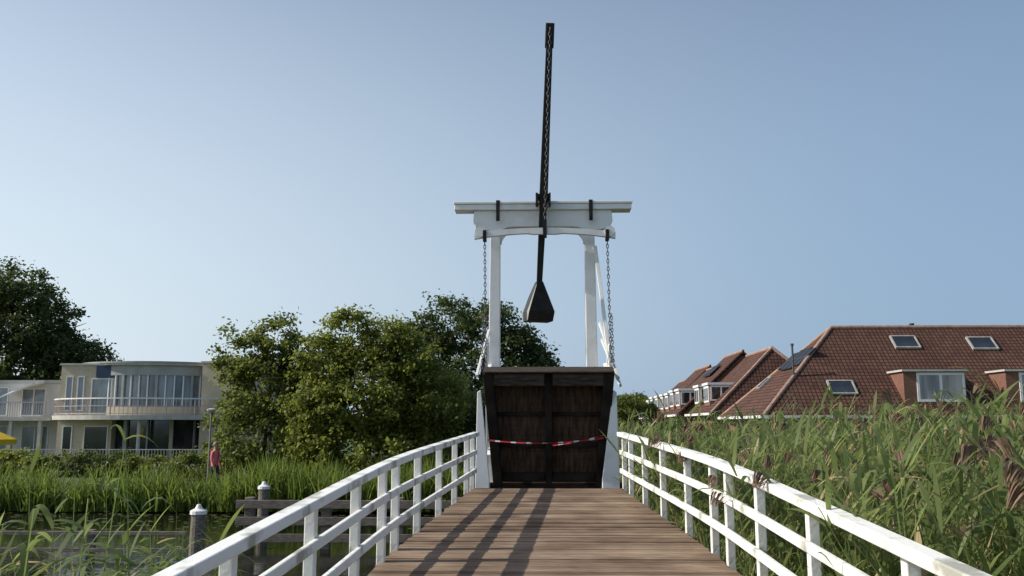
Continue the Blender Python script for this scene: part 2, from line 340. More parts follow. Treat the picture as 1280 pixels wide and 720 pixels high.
# leaf
TH=math.radians(77); HG=Vector((.03,18.0,1.86)); LL=2.28
S=Vector((0,-math.cos(TH),math.sin(TH))); NU=Vector((0,-math.sin(TH),-math.cos(TH)))
def lf(x,s,n): return HG+Vector((x,0,0))+S*s+NU*n
def lquad(mb,xa0,xa1,xb0,xb1,s0,s1,n0,n1,nt=None):
    nt=n1 if nt is None else nt
    vs=[lf(x,s,n) for (x,s,n) in [(xa0,s0,n0),(xa1,s0,n0),(xb1,s1,n0),(xb0,s1,n0),(xa0,s0,n1),(xa1,s0,n1),(xb1,s1,nt),(xb0,s1,nt)]]
    mb.add(vs,[(0,3,2,1),(4,5,6,7),(0,1,5,4),(1,2,6,5),(2,3,7,6),(3,0,4,7)])
def lbox(mb,x0,x1,s0,s1,n0,n1): lquad(mb,x0,x1,x0,x1,s0,s1,n0,n1)
leaf=subempty("lifting_leaf",bridge)
mb=MB(); s=0
while s<LL-.02:
    e=min(s+.15,LL); wa=1.08+.19*s/LL; wb=1.08+.19*e/LL
    lquad(mb,-wa,wa,-wb,wb,s,e,-.05,random.uniform(-.012,0)); s+=.157
mb.obj("leaf_planking",TARWOOD,leaf,origin=HG)
for sg in (-1,1):
    mb=MB(); a0,a1=sorted((sg*1.10,sg*.92)); b0,b1=sorted((sg*1.27,sg*1.08)); lquad(mb,a0,a1,b0,b1,-.03,LL-.02,.003,.22,.48); mb.obj("leaf_girder",TARDARK,leaf,origin=lf(sg*1.1,0,.1),bevel=.01)
mb=MB(); lquad(mb,-.06,.06,-.075,.075,-.03,LL-.02,.003,.14,.28); mb.obj("leaf_girder",TARDARK,leaf,origin=lf(0,0,.1),bevel=.01)
for s0,s1,dep,w_,mt in ((.05,.2,.12,.925,TARDARK),(.72,.82,.07,.975,TARDARK),(1.34,1.42,.05,1.02,TARDARK),(LL-.26,LL-.02,.44,1.07,TOPBEAM)):
    for xa,xb in ((-w_,-.08),(.08,w_)):
        mb=MB(); lbox(mb,xa,xb,s0,s1,.004,dep); mb.obj("leaf_cross_member",mt,leaf,origin=lf(xa,s0,.1),bevel=.01)
mb=MB(); lbox(mb,-1.27,1.27,LL+.003,LL+.035,-.06,.50); mb.obj("leaf_edge_board",EDGEW,leaf,origin=lf(0,LL,.1),bevel=.006,label="weathered grey brown top edge board")
for x in (-1.2,1.2):
    rl=MB(); s=1 if x>0 else -1
    for nn in (-.45,-.9):
        a0=lf(x+s*.05,.25,nn); b0=lf(x+s*.05,LL+.42,nn); rl.beam(a0,b0,.05,.09,side=(1,0,0))
    for ss in (.5,1.4,2.2): rl.beam(lf(x,ss,-.05),lf(x,ss,-.98),.08,.08,side=(1,0,0))
    rl.obj("leaf_guard_rail",WHITE,leaf,origin=lf(x,1,0),bevel=.006)
def chain(p,q,name,L=.12,w=.055,r=.014):
    p=Vector(p);q=Vector(q); d=q-p; n=int(d.length/(L*.82)); mb=MB()
    for i in range(n):
        c=p+d*((i+.5)/n); mb.torus(c,d,(1,0,0) if i%2 else (0,1,0),L,w,r)
    mb.obj(name,STEEL,bridge,origin=p)
for s in (-1,1): chain((1.27*s,17.91,6.76),(1.24*s+.03,lf(0,LL,0).y-.02,lf(0,LL,0).z+.06),"lifting_chain",L=.10,w=.042,r=.010)
chain((.115,17.6,11.3),(-.02,17.91,7.18),"hanging_chain",L=.11,w=.05,r=.011)
for s in (-1,1): chain((1.32*s+.02,18.0,5.25),(1.32*s+.02,17.7,4.1),"guard_chain",L=.08,w=.04,r=.008)
for p,q,w in (((1.05,18.45,6.75),(1.30,17.75,4.0),.075),((1.12,18.4,5.1),(1.42,17.6,3.9),.055),((1.16,18.4,4.75),(1.46,17.6,3.75),.05),((-1.2,18.4,4.95),(-1.40,17.6,3.95),.05)):
    mb=MB(); mb.beam(p,q,w,.07,side=(1,0,0)); mb.obj("leaf_stay",WHITE,bridge,origin=p,bevel=.006)

# railings
POSTS=[.6,2.1,3.6,5.15,6.65,7.9,8.9,9.5,10.7,12.2,13.6,14.9,15.62]
for s in (-1,1):
    rl=empty("bridge_railing",(s*hw(8),8,zd(8)),"white painted three rail timber railing along the bridge deck","railing",group="railings along the approach deck")
    def sweep(name,off,w,z0,z1,mt):
        mb=MB(); ys=np.linspace(.3,DEND,20); vs=[]
        for yy in ys:
            x=s*(hw(yy)+off); z=zd(yy); vs+=[(x-w/2,yy,z+z0),(x+w/2,yy,z+z0),(x+w/2,yy,z+z1),(x-w/2,yy,z+z1)]
        fs=[(0,1,2,3),(76,79,78,77)]
        for i in range(19):
            for k in range(4): l=(k+1)%4; fs.append((i*4+k,i*4+l,i*4+4+l,i*4+4+k))
        mb.add(vs,fs); return mb.obj(name,mt,rl,origin=(s*hw(8),8,zd(8)),bevel=.010)
    sweep("top_rail",.03,.12,.895,.97,WHITE_RAIL)
    sweep("lower_rail",.03,.045,.58,.66,WHITE_RAIL)
    sweep("lower_rail",.03,.045,.265,.345,WHITE_RAIL)
    for yy in POSTS:
        mb=MB(); x=s*(hw(yy)+.085); z=zd(yy); mb.box(x-.04,x+.04,yy-.045,yy+.045,z-.22,z+.90)
        mb.obj("post",WHITE_RAIL,rl,origin=(x,yy,z-.2),bevel=.008)
tp=MB(); n=24
def strip(p,q,sag,w,tw):
    pr=None
    for i in range(n+1):
        t=i/n; c=Vector(p).lerp(Vector(q),t)-Vector((0,0,sag*4*t*(1-t))); ang=tw*math.sin(t*9); u=Vector((0,math.sin(ang),math.cos(ang)))*w/2
        cur=(c-u,c+u)
        if pr: tp.add([pr[0],pr[1],cur[1],cur[0]],[(0,3,2,1)])
        pr=cur
strip((-1.15,17.2,2.70),(1.08,17.2,2.74),.08,.034,.9); strip((0.1,17.18,2.60),(1.1,17.18,2.80),.03,.03,1.3)
tp.obj("barrier_tape",TAPE,None,origin=(0,17.2,2.6),label="red and white barrier tape strung across the raised leaf",category="tape")

# ------------------------------------------------------------ piles and fender boards
for (x,y,zt,r) in ((-7.9,20.3,.98,.17),(-8.25,26.2,1.12,.16)):
    p=empty("mooring_pile",(x,y,0),"weathered round timber pile with pale metal cap in water","pile",group="timber piles in the canal")
    mb=MB(); mb.tube([(x,y,-1.1),(x,y,.3),(x,y,zt)],[r,r,r*.93],14); mb.obj("shaft",GREYWOOD,p,origin=(x,y,0),smooth=False)
    mb=MB(); mb.tube([(x,y,zt+.002),(x,y,zt+.08),(x,y,zt+.13),(x,y,zt+.22)],[r*1.12,r*1.1,r*.5,.04],14); mb.obj("cap",FRAME,p,origin=(x,y,zt),smooth=False)
fd=empty("fender_fence",(-4.8,22,0),"grey timber guide fence with horizontal boards in the water","fence")
for z in (1.06,.66,.26):
    mb=MB(); mb.box(-7.6,-1.9,21.9,21.97,z-.1,z+.1); mb.obj("board",GREYWOOD,fd,origin=(-5,22,z),bevel=.01)
for x in (-7.3,-5.4,-3.6,-2.1):
    mb=MB(); mb.box(x-.11,x+.11,21.98,22.2,-1,1.22); mb.obj("post",GREYWOOD,fd,origin=(x,22.1,0),bevel=.02)
fd=empty("fender_fence",(-12,20.4,0),"low grey timber guide rail just above the water","fence")
for z in (.55,.18):
    mb=MB(); mb.box(-20,-8.15,20.3,20.36,z-.045,z+.045); mb.obj("board",GREYWOOD,fd,origin=(-12,20.3,z),bevel=.01)
for x in (-19,-16,-13,-10.4):
    mb=MB(); mb.box(x-.08,x+.08,20.37,20.53,-1,.62); mb.obj("post",GREYWOOD,fd,origin=(x,20.4,0),bevel=.02)
q=[]
for i in range(700):
    x=RNG.uniform(-30,-1.5); y=31-abs(RNG.normal(0,3.2))
    if y<19: continue
    r=RNG.uniform(.05,.12); a=RNG.uniform(0,6.28); c,s_=math.cos(a)*r,math.sin(a)*r
    q.append([(x+c,y+s_,.012),(x-s_,y+c,.012),(x-c,y-s_,.012),(x+s_,y-c,.012)])
np_quads("lily_pads",np.array(q),LILY,kind="stuff",label="scattered green lily pads floating on dark canal water")

# ------------------------------------------------------------ vegetation
def blades(N,xr,yr,hr,w,lean=.25,droop=.25,z0=0,K=5):
    x=RNG.uniform(*xr,N); y=RNG.uniform(*yr,N); h=RNG.uniform(*hr,N)
    clump=1+.12*np.sin(x*1.3+1)+.10*np.sin(x*3.1+y)+.09*np.sin(x*7.7)
    h=h*clump; az=RNG.uniform(0,2*np.pi,N); le=np.abs(RNG.normal(0,lean,N))
    d=np.stack([np.cos(az)*le,np.sin(az)*le,np.ones(N)],1)
    t=np.linspace(0,1,K)[None,:,None]; B=np.stack([x,y,np.full(N,z0)],1)[:,None,:]
    out=np.stack([np.cos(az),np.sin(az),np.zeros(N)],1)[:,None,:]
    dr=np.abs(RNG.normal(0,droop,N))[:,None,None]
    P=B+d[:,None,:]*h[:,None,None]*t+out*dr*h[:,None,None]*t**2.5*.7-np.array([0,0,1.])*dr*h[:,None,None]*t**3*.55
    a2=RNG.uniform(0,np.pi,N); side=np.stack([np.cos(a2),np.sin(a2),np.zeros(N)],1)[:,None,:]
    ww=RNG.uniform(.6,1.4,N)[:,None,None]*w*(1-t**2*.93)/2
    return P,side*ww
def join(*ps): return np.concatenate([p[0] for p in ps]),np.concatenate([p[1] for p in ps])
P,Sd=join(blades(10000,(-48,-3.2),(30.3,32.6),(.9,1.5),.06,lean=.22,droop=.5,z0=.05),
          blades(2500,(-48,-3.2),(30.6,32.2),(1.3,1.85),.05,lean=.15,droop=.5,z0=.05),
          blades(3500,(-11,-1.5),(30.0,33.0),(1.2,1.85),.06,lean=.2,droop=.45,z0=.1))
np_strips("canal_bank_reeds",P,Sd,REED_G,kind="stuff",label="dense green reed fringe along the far canal bank")
def reedplants(name,label,N,xr,yr,hr,z0,nl,leafL,leafW,dry=.1,plume=.12,topfn=None,lean=.07,mats=None,grow=0,up0=.3,droop=.5):
    x=RNG.uniform(*xr,N); y=RNG.uniform(*yr,N)
    if topfn is not None:
        keep=topfn(x,y); x=x[keep]; y=y[keep]; N=len(x)
    h=RNG.uniform(*hr,N)*(1+.06*np.sin(x*1.7+y*.9)+.05*np.sin(y*2.3)+grow*np.clip(x-3,0,3))
    az=RNG.uniform(0,2*np.pi,N); le=np.abs(RNG.normal(0,lean,N))+.02
    K=6; B=np.stack([x,y,np.full(N,z0)],1)
    o=np.stack([np.cos(az),np.sin(az),np.zeros(N)],1)
    def stem(tt):
        return B[:,None,:]+np.array([0,0,1.])*h[:,None,None]*tt[...,None]+o[:,None,:]*(le*h)[:,None,None]*tt[...,None]**2*1.5
    tt=np.repeat(np.linspace(0,1,K)[None],N,0); PS=stem(tt)
    a2=RNG.uniform(0,np.pi,N); SS=np.stack([np.cos(a2),np.sin(a2),np.zeros(N)],1)[:,None,:]*(.009*(1-.6*tt))[...,None]
    tl=np.sort(RNG.uniform(.25,1.0,(N,nl)),1); LB=stem(tl).reshape(-1,3); M=N*nl
    la=RNG.uniform(0,2*np.pi,M); up=RNG.uniform(up0,up0+1.5,M); LLn=RNG.uniform(.6,1.2,M)*leafL
    dv=np.stack([np.cos(la),np.sin(la),up],1); dv/=np.linalg.norm(dv,axis=1)[:,None]
    dr=np.abs(RNG.normal(droop,.3,M))[:,None,None]
    t6=np.linspace(0,1,K)[None,:,None]
    PL=LB[:,None,:]+dv[:,None,:]*LLn[:,None,None]*t6-np.array([0,0,1.])*dr*LLn[:,None,None]*t6**2.2
    sd=np.stack([-np.sin(la),np.cos(la),RNG.uniform(-.5,.5,M)],1)[:,None,:]
    prof=(np.sin(np.clip(t6*.93+.12,0,1)*np.pi).clip(0)**.8)
    SL=sd*prof*leafW/2*RNG.uniform(.6,1.25,M)[:,None,None]
    isdry=RNG.random(M)<dry; stemdry=RNG.random(N)<dry*1.6
    ip=np.where(RNG.random(N)<plume)[0]; PP=[];SP=[]
    for i in ip:
        c=B[i]+np.array([0,0,h[i]])+o[i]*le[i]*h[i]*1.5
        for k in range(26):
            f=RNG.uniform(0,1); b=c+np.array([0,0,-.04+.22*f-.12*f*f])+o[i]*.20*f; a=RNG.uniform(0,6.28)
            dd=np.array([math.cos(a)*.3+o[i][0]*.9,math.sin(a)*.3+o[i][1]*.9,.4-.7*f]); L=.15*(1.2-f)
            pts=np.array([b+dd*L*u-np.array([0,0,.12])*u*u for u in np.linspace(0,1,K)])
            PP.append(pts); SP.append(np.array([[-math.sin(a),math.cos(a),0]])*(.009*np.sin(np.linspace(.2,1,K)*np.pi*.95))[:,None])
    P=[PS,PL];S_=[SS,SL];mi=[np.where(stemdry,1,0),np.where(isdry,1,0)]
    if PP: P.append(np.array(PP)); S_.append(np.array(SP)); mi.append(np.full(len(PP),2))
    return np_strips(name,np.concatenate(P),np.concatenate(S_),mats or [REED_R,REED_DRY,PLUME],midx=np.concatenate(mi),kind="stuff",label=label)
reedplants("tall_reeds","dense bed of tall green reeds with dry stems and plumes beside the railing",5600,(1.5,15),(3.2,16),(2.3,2.92),.0,10,.56,.036,dry=.06,plume=.13,grow=.045,up0=.6,droop=.36,
   topfn=lambda x,y:(x>hw(y)+.26)&(x<.62*y+2.5)&~((y<5.5)&(x<hw(y)+.6)),lean=.08)
reedplants("dead_reed_stems","pale dry dead reed stems standing among the green reeds",200,(3.0,9),(4.8,13),(2.4,3.05),.0,4,.4,.024,dry=1.0,plume=.4,
   topfn=lambda x,y:(x>hw(y)+.6)&(x<.62*y+1.5),lean=.14)
reedplants("tall_reeds_beyond","dense reed bed filling the far side of the canal",6500,(1.7,34),(16,32),(2.4,3.1),.0,7,.55,.046,dry=.04,plume=.10,up0=.6,droop=.35,
   topfn=lambda x,y:(x>1.7)&(x<.62*y+3))
reedplants("near_bank_reeds","loose green reed stems on the near bank beside the deck",300,(-5.6,-2.6),(4.2,7.6),(1.25,1.75),.4,8,.5,.036,dry=.05,plume=.0)
reedplants("tall_reed_stems","few tall leafy reed stems rising from the near bank",16,(-3.9,-2.7),(5.0,6.8),(1.85,2.35),.4,10,.42,.040,dry=.0,plume=.0,lean=.04)

def crown(name,blobs,nleaf,size,mat_,parent,clr=.45):
    vol=np.array([b[3]*b[4]*b[5] for b in blobs])**.8; vol/=vol.sum(); Q=[]
    for b,v in zip(blobs,vol):
        n=int(nleaf*v); nc=max(12,n//70)
        d=RNG.normal(size=(nc,3)); d/=np.linalg.norm(d,axis=1)[:,None]
        rr=RNG.uniform(.40,1.10,nc)**.6
        cc=np.array(b[:3])+d*rr[:,None]*np.array(b[3:6])
        k=RNG.integers(0,nc,n); cs=clr*RNG.uniform(.45,1.15,nc)
        c=cc[k]+RNG.normal(size=(n,3))*cs[k][:,None]*np.array([.6,.6,.42])
        nrm=RNG.normal(size=(n,3))*.8+np.array([0,0,.6])+ (c-np.array(b[:3]))/np.array(b[3:6])*.6
        nrm/=np.linalg.norm(nrm,axis=1)[:,None]
        u=np.cross(nrm,RNG.normal(size=(n,3))); u/=np.linalg.norm(u,axis=1)[:,None]; w=np.cross(nrm,u)
        s=size*RNG.uniform(.6,1.3,n)[:,None]
        Q.append(np.stack([c-u*s*.5,c-w*s*.33,c+u*s*.5,c+w*s*.33],1))
    Q=np.concatenate(Q); o=np.array(parent.location); Q=Q-o
    return np_quads(name,Q,mat_,parent)
def tree(name,label,base,blobs,nleaf,size,mt,tr=.16,clr=.45,cat="tree"):
    e=empty(name,base,label,cat); b=Vector(base)
    mb=MB(); top=max(blobs,key=lambda q:q[2]); hh=top[2]-b.z
    mid=Vector((b.x+.15,b.y,b.z+hh*.35)); tp_=Vector((top[0],top[1],top[2]))
    mb.tube([b-Vector((0,0,.2)),b+Vector((0,0,.4)),mid,mid.lerp(tp_,.5),tp_],[tr*1.4,tr,tr*.8,tr*.5,tr*.2],9)
    for q in blobs:
        if q is top: continue
        c=Vector(q[:3]); m0=mid.lerp(tp_,random.uniform(0,.3)); k=m0.lerp(c,.5)+Vector((0,0,.3))
        mb.tube([m0,k,c],[tr*.5,tr*.35,tr*.12],6)
        for i in range(4):
            e2=c+Vector((random.uniform(-1,1)*q[3],random.uniform(-1,1)*q[4],random.uniform(-.2,1)*q[5]))*.85
            mb.tube([k.lerp(c,.6),k.lerp(e2,.7)+Vector((0,0,.1)),e2],[tr*.22,tr*.14,tr*.04],5)
    mb.obj("trunk",BARK,e,origin=b,smooth=True)
    crown("crown",blobs,nleaf,size,mt,e,clr)
tree("shrub_tree","slender leafy tree with airy crown on the canal bank",(-11.3,35.5,.55),
  [(-11.0,35.5,6.3,1.0,1,1.1),(-12.3,35.5,5.7,.9,1,1.3),(-10.1,35.5,5.5,.9,1,1.3),(-9.4,35.5,4.4,1.1,1.2,1.5),(-11.3,35.5,4.2,1.9,1.6,1.5),(-9.3,35.5,2.5,1.3,1.4,1.6),(-11.3,35.3,2.4,2.2,1.7,1.7)],32000,.16,LEAF_M,.1,.38)
tree("round_tree","broad green tree with rounded crown on the canal bank",(-6.9,34.5,.55),
  [(-7.6,34.5,6.3,1.1,1.3,1.2),(-6.2,34.5,6.1,1.0,1.3,1.1),(-8.6,34.5,5.2,1.2,1.4,1.3),(-5.3,34.5,5.3,1.2,1.4,1.3),(-4.3,34.5,3.9,1.2,1.3,1.5),(-6.7,34.2,3.9,2.4,2,1.8),(-8.9,34.2,3.2,1.2,1.4,1.6),(-6.5,34,1.9,3.0,2,1.4)],50000,.165,LEAF_L,.14,.42)
tree("dark_tree","large dark green tree behind the bridge portal",(-3.6,46,.55),
  [(-4.9,46,8.0,1.6,2,1.6),(-2.8,46,8.1,1.3,2,1.2),(-6.4,46,6.8,1.6,2,1.6),(-1.3,46,6.9,1.3,1.8,1.3),(-.3,46,5.6,1.2,1.8,1.4),(.2,46,4.3,.9,1.5,1.3),(-3.2,46,4.8,3.6,2.5,2.6),(-5,44,3,3,2.2,2.2)],44000,.2,LEAF_D,.22,.5)
tree("big_tree","tall dark broad tree towering behind the flats",(-53,85,.55),
  [(-57,85,15,4.5,5,4.2),(-51.5,85,16,2.6,4,2.6),(-48.8,85,12.4,3.2,4,3),(-46.5,85,10,2.6,3,2.4),(-44.0,85,8.8,2.1,3,1.8),(-54,85,9,8,5,4),(-62,85,13,5,5,5),(-46,85,6.5,4.5,4,3)],60000,.38,LEAF_D,.5,1.0)
tree("small_tree","small green tree beyond the reed bed",(6.3,60,.55),
  [(5.6,60,4.0,1.3,1.3,1.2),(6.9,60,3.4,1.4,1.3,1.2),(8.3,60,2.5,1.5,1.3,1.0),(4.5,60,3,1.6,1.3,1.5)],11000,.2,LEAF_M,.12,.4)
tree("bank_tree","dense green bush beside the bridge end",(-2.6,37,.55),
  [(-2.8,37,2.6,1.9,1.5,1.6),(-1.2,37,2.1,1.5,1.5,1.4),(-4.2,37,3.4,1.4,1.4,1.8)],16000,.16,LEAF_D,.1,.4)
for i,(x,y,w,h,mt) in enumerate(((-31,44,2.2,.8,LEAF_M),(-26.5,43,2.0,.95,LEAF_L),(-22.5,42,1.8,.9,LEAF_M),(-18.5,41,1.7,.8,LEAF_M),(-15,39,1.8,1.0,LEAF_M),(-35,45,2.2,.8,LEAF_M),(-28.8,43.5,1.8,.8,LEAF_D),(-20.5,41.6,1.5,.95,LEAF_D))):
    e=empty("garden_bush",(x,y,.55),"low leafy garden bush between the reeds and the flats","bush",group="garden bushes by the canal")
    mb=MB()
    for k in range(5): mb.tube([(x,y,.5),(x+random.uniform(-.8,.8)*w,y,.55+h)],[.05,.02],5)
    mb.obj("stem",BARK,e,origin=(x,y,.55))
    crown("crown",[(x,y,.55+h*.5,w,1,h*.7),(x+w*.5,y,.55+h*.7,w*.5,.8,h*.5),(x-w*.5,y,.5+h*.6,w*.6,.8,h*.6)],4500,.15,mt,e,.3)
n=26000; x=RNG.uniform(-170,170,n); top=4.6+1.3*np.sin(x*.09)+1.0*np.sin(x*.31+2)+.5*np.sin(x*.9); z=.5+RNG.random(n)**.7*top; y=150+RNG.uniform(-4,4,n)
c=np.stack([x,y,z],1); nr=RNG.normal(size=(n,3)); nr/=np.linalg.norm(nr,axis=1)[:,None]; u=np.cross(nr,RNG.normal(size=(n,3))); u/=np.linalg.norm(u,axis=1)[:,None]; w=np.cross(nr,u); s=.8
np_quads("far_wood",np.stack([c-u*s,c-w*s*.6,c+u*s,c+w*s*.6],1),LEAF_M,kind="stuff",label="distant band of trees along the horizon")

# ------------------------------------------------------------ tiled-roof houses
def window(parent,x0,x1,z0,z1,y,cols=2,glass=None,name="window",t=.07):
    mb=MB(); mb.box(x0,x1,y-.06,y-.004,z0,z0+t); mb.box(x0,x1,y-.06,y-.004,z1-t,z1)
    for i in range(cols+1):
        xc=x0+(x1-x0-t)*i/cols; mb.box(xc,xc+t,y-.058,y-.006,z0+t,z1-t)
    w=mb.obj(name,FRAME,parent,origin=((x0+x1)/2,y,z0))
    g=MB(); g.box(x0+.01,x1-.01,y-.03,y-.008,z0+.01,z1-.01); g.obj("pane",glass or GLASS,w,origin=((x0+x1)/2,y,z0))
    return w
def slopewin(parent,c,u,v,n,w,h,name="roof_window"):
    mb=MB(); c=Vector(c)
    def bx(mb,a0,a1,b0,b1,n0,n1):
        vs=[c+u*a+v*b+n*k for a,b,k in((a0,b0,n0),(a1,b0,n0),(a1,b1,n0),(a0,b1,n0),(a0,b0,n1),(a1,b0,n1),(a1,b1,n1),(a0,b1,n1))]
        mb.add(vs,[(0,3,2,1),(4,5,6,7),(0,1,5,4),(1,2,6,5),(2,3,7,6),(3,0,4,7)])
    t=.09
    bx(mb,-w/2,w/2,-h/2,-h/2+t,.0,.13); bx(mb,-w/2,w/2,h/2-t,h/2,.0,.13); bx(mb,-w/2,-w/2+t,-h/2+t,h/2-t,.0,.13); bx(mb,w/2-t,w/2,-h/2+t,h/2-t,.0,.13)
    f=mb.obj(name,GREYSIDE,parent,origin=c)
    g=MB(); bx(g,-w/2+t*.8,w/2-t*.8,-h/2+t*.8,h/2-t*.8,.0,.09); g.obj("pane",GLASS,f,origin=c)
RIDGE=mat("ridge_tile",(.38,.25,.19),(.26,.16,.12),scale=4,rough=.8)
X0,X1,Y0,Y1,ZE,ZR=12.3,37.4,50,62,3.45,9.05
house=empty("tiled_house",(25,56,.55),"brick house row with large red brown hipped tile roof and dormers","house")
mb=MB(); mb.box(X0+.5,X1-.5,Y0+.5,Y1-.5,.5,ZE+.02); mb.obj("wall",BRICK,house,origin=(25,56,.55))
mb=MB(); hx=6.0; yr=56
V=[(X0,Y0,ZE),(X1,Y0,ZE),(X1,Y1,ZE),(X0,Y1,ZE),(X0+hx,yr,ZR),(X1-6.6,yr,ZR)]
mb.add(V,[(0,1,5,4),(1,2,5),(2,3,4,5),(3,0,4),(0,3,2,1)]); roof=mb.obj("roof",ROOFT,house,origin=(28,56,ZE))
mb=MB(); mb.tube([V[4],V[5]],.13,8); mb.tube([V[0],V[4]],.12,8); mb.tube([V[3],V[4]],.12,8); mb.tube([V[1],V[5]],.12,8); mb.obj("ridge_tiles",RIDGE,roof,origin=V[4])
mb=MB(); mb.box(X0-.08,X1,Y0-.16,Y0-.02,ZE-.12,ZE+.04); mb.box(X0-.16,X0-.02,Y0,Y1,ZE-.12,ZE+.04); mb.obj("gutter",FRAME,house,origin=(28,50,ZE))
sl=(ZR-ZE)/6; fn=Vector((0,-sl,1)).normalized(); fu=Vector((1,0,0)); fv=Vector((0,1,sl)).normalized()
def onroof(x,z): return Vector((x,Y0+(z-ZE)/sl,z))+fn*.01
for x,z,w,h in ((22.35,7.95,1.55,1.2),(26.95,7.85,1.55,1.2),(17.3,5.05,1.5,1.2)): slopewin(house,onroof(x,z),fu,fv,fn,w,h)
for dx0,dx1 in ((20.45,23.9),(26.15,29.6),(31.5,34.5)):
    d=MB(); z0=4.35; z1=5.95; yf=Y0+(z0-ZE)/sl-.25
    d.box(dx0,dx1,yf,yf+2.2,z0-.3,z1); dm=d.obj("dormer",BRICK,house,origin=(dx0,yf,z0))
    d=MB(); d.box(dx0-.14,dx1+.14,yf-.2,yf+2.4,z1+.003,z1+.11); d.obj("dormer_roof",CONC,dm,origin=(dx0,yf,z1))
    window(dm,dx0+.72,dx1-.06,z0-.1,z1-.06,yf,cols=2,glass=CURT,t=.14)
hs=(ZR-ZE)/hx; hn=Vector((-hs,0,1)).normalized(); hu=Vector((0,-1,0)); hv=Vector((1,0,hs)).normalized()
for yy in (54.3,55.5,56.7,57.9):
    c=Vector((X0+(7.0-ZE)/hs,yy,7.0))+hn*.02; mb=MB(); a=1.1;bq=1.9 if 55<yy<57 else 1.5
    vs=[c+hu*p*a/2+hv*q*bq/2+hn*k for k in(.02,.1) for p,q in((-1,-1),(1,-1),(1,1),(-1,1))]
    mb.add(vs,[(0,3,2,1),(4,5,6,7),(0,1,5,4),(1,2,6,5),(2,3,7,6),(3,0,4,7)]); mb.obj("solar_panel",SOLAR,house,origin=c)
mb=MB(); mb.tube([(14.8,52.5,5.5),(14.8,52.5,7.6)],.06,8); mb.tube([(14.8,52.5,7.6),(14.8,52.5,7.72)],.10,8); mb.obj("flue_pipe",STEEL,house,origin=(14.8,52.5,6))
mb=MB(); mb.box(23.3,23.5,56,56.3,9.0,9.3); mb.obj("vent",BLACK,house,origin=(23.5,56,9))
slopewin(house,Vector((X0+(5.6-ZE)/hs,58.5,5.6))+hn*.01,hu,hv,hn,1.0,1.1)
def gable_house(xl,xr,y0,y1,ze,zr,label,dorms,panels,hip=0):
    h=empty("hipped_house" if hip else "gabled_house",((xl+xr)/2,(y0+y1)/2,.55),label,"house"); xm=(xl+xr)/2
    mb=MB(); t=.18
    if hip:
        mb.box(xl+.3,xr-.3,y0+.3,y1-.3,.5,ze-.02); mb.obj("wall",BRICK,h,origin=(xm,y0,.55)); mb=MB()
        V=[(xl-.1,y0,ze),(xr+.1,y0,ze),(xr+.1,y1,ze),(xl-.1,y1,ze),(xm,y0+hip,zr+t),(xm,y1,zr+t)]
        mb.add(V,[(0,1,4),(1,2,5,4),(2,3,5),(3,0,4,5),(0,3,2,1)])
        r=mb.obj("roof",ROOFT,h,origin=(xm,y0,ze)); mb=MB(); mb.tube([V[0],V[4]],.12,8); mb.tube([V[1],V[4]],.12,8); mb.tube([V[4],V[5]],.12,8); mb.obj("ridge_tiles",RIDGE,r,origin=(xm,y0,zr))
    else:
        mb.prism([(xl+.3,.5),(xr-.3,.5),(xr-.3,ze),(xm,zr-.15),(xl+.3,ze)],'y',y0+.3,y1-.3); mb.obj("wall",BRICK,h,origin=(xm,y0,.55))
        mb=MB()
        mb.prism([(xl,ze-.12),(xm,zr),(xm,zr+t),(xl-.1,ze+.02)],'y',y0,y1); mb.prism([(xr,ze-.12),(xr+.1,ze+.02),(xm+.003,zr+t),(xm+.003,zr)],'y',y0,y1)
        r=mb.obj("roof",ROOFT,h,origin=(xm,y0,ze))
        mb=MB(); mb.tube([(xm,y0,zr+t),(xm,y1,zr+t)],.12,8); mb.obj("ridge_tiles",RIDGE,r,origin=(xm,y0,zr))
    mb=MB(); mb.box(xl-.25,xl-.12,y0,y1,ze-.15,ze+.02); mb.obj("gutter",FRAME,h,origin=(xl,y0,ze))
    s=(zr-ze)/(xm-xl); n=Vector((-s,0,1)).normalized(); v=Vector((1,0,s)).normalized(); u=Vector((0,-1,0))
    for yy,z in dorms:
        xx=xl+(z-ze)/s; d=MB(); d.box(xx-.6,xx+1.6,yy-1.1,yy+1.1,z-.4,z+1.15); dm=d.obj("dormer",BRICK,h,origin=(xx,yy,z))
        d=MB(); d.box(xx-.75,xx+1.7,yy-1.2,yy+1.2,z+1.153,z+1.33); d.obj("dormer_roof",FRAME,dm,origin=(xx,yy,z+1.2))
        d=MB(); d.box(xx-.66,xx-.604,yy-.95,yy+.95,z-.15,z+1.08); w=d.obj("window",FRAME,dm,origin=(xx,yy,z))
        for k in (-.43,.43): d=MB(); d.box(xx-.68,xx-.662,yy+k-.33,yy+k+.33,z-.0,z+.93); d.obj("pane",GLASS,w,origin=(xx,yy+k,z))
        window(dm,xx-.55,xx+1.1,z-.05,z+1.1,yy-1.1,cols=2,t=.12)
    for yy in panels:
        z=ze+(zr-ze)*.72; c=Vector((xl+(z-ze)/s,yy,z))+n*.25; mb=MB()
        vs=[c+u*p*.8+v*q*.7+n*k for k in(0,.08) for p,q in((-1,-1),(1,-1),(1,1),(-1,1))]
        mb.add(vs,[(0,3,2,1),(4,5,6,7),(0,1,5,4),(1,2,6,5),(2,3,7,6),(3,0,4,7)]); mb.obj("solar_panel",SOLAR,h,origin=c)
    return h
gable_house(12.2,22.4,64,74.8,3.8,8.5,"brick terrace house with hipped tiled roof and brick dormers",((68.5,4.8),(72.6,4.8)),(),hip=2.6)
gable_house(11.5,22.8,75.3,83,3.8,9.0,"brick terrace house with long tiled roof and solar panels",((77.5,4.7),(81,4.7)),(79.4,81.1))
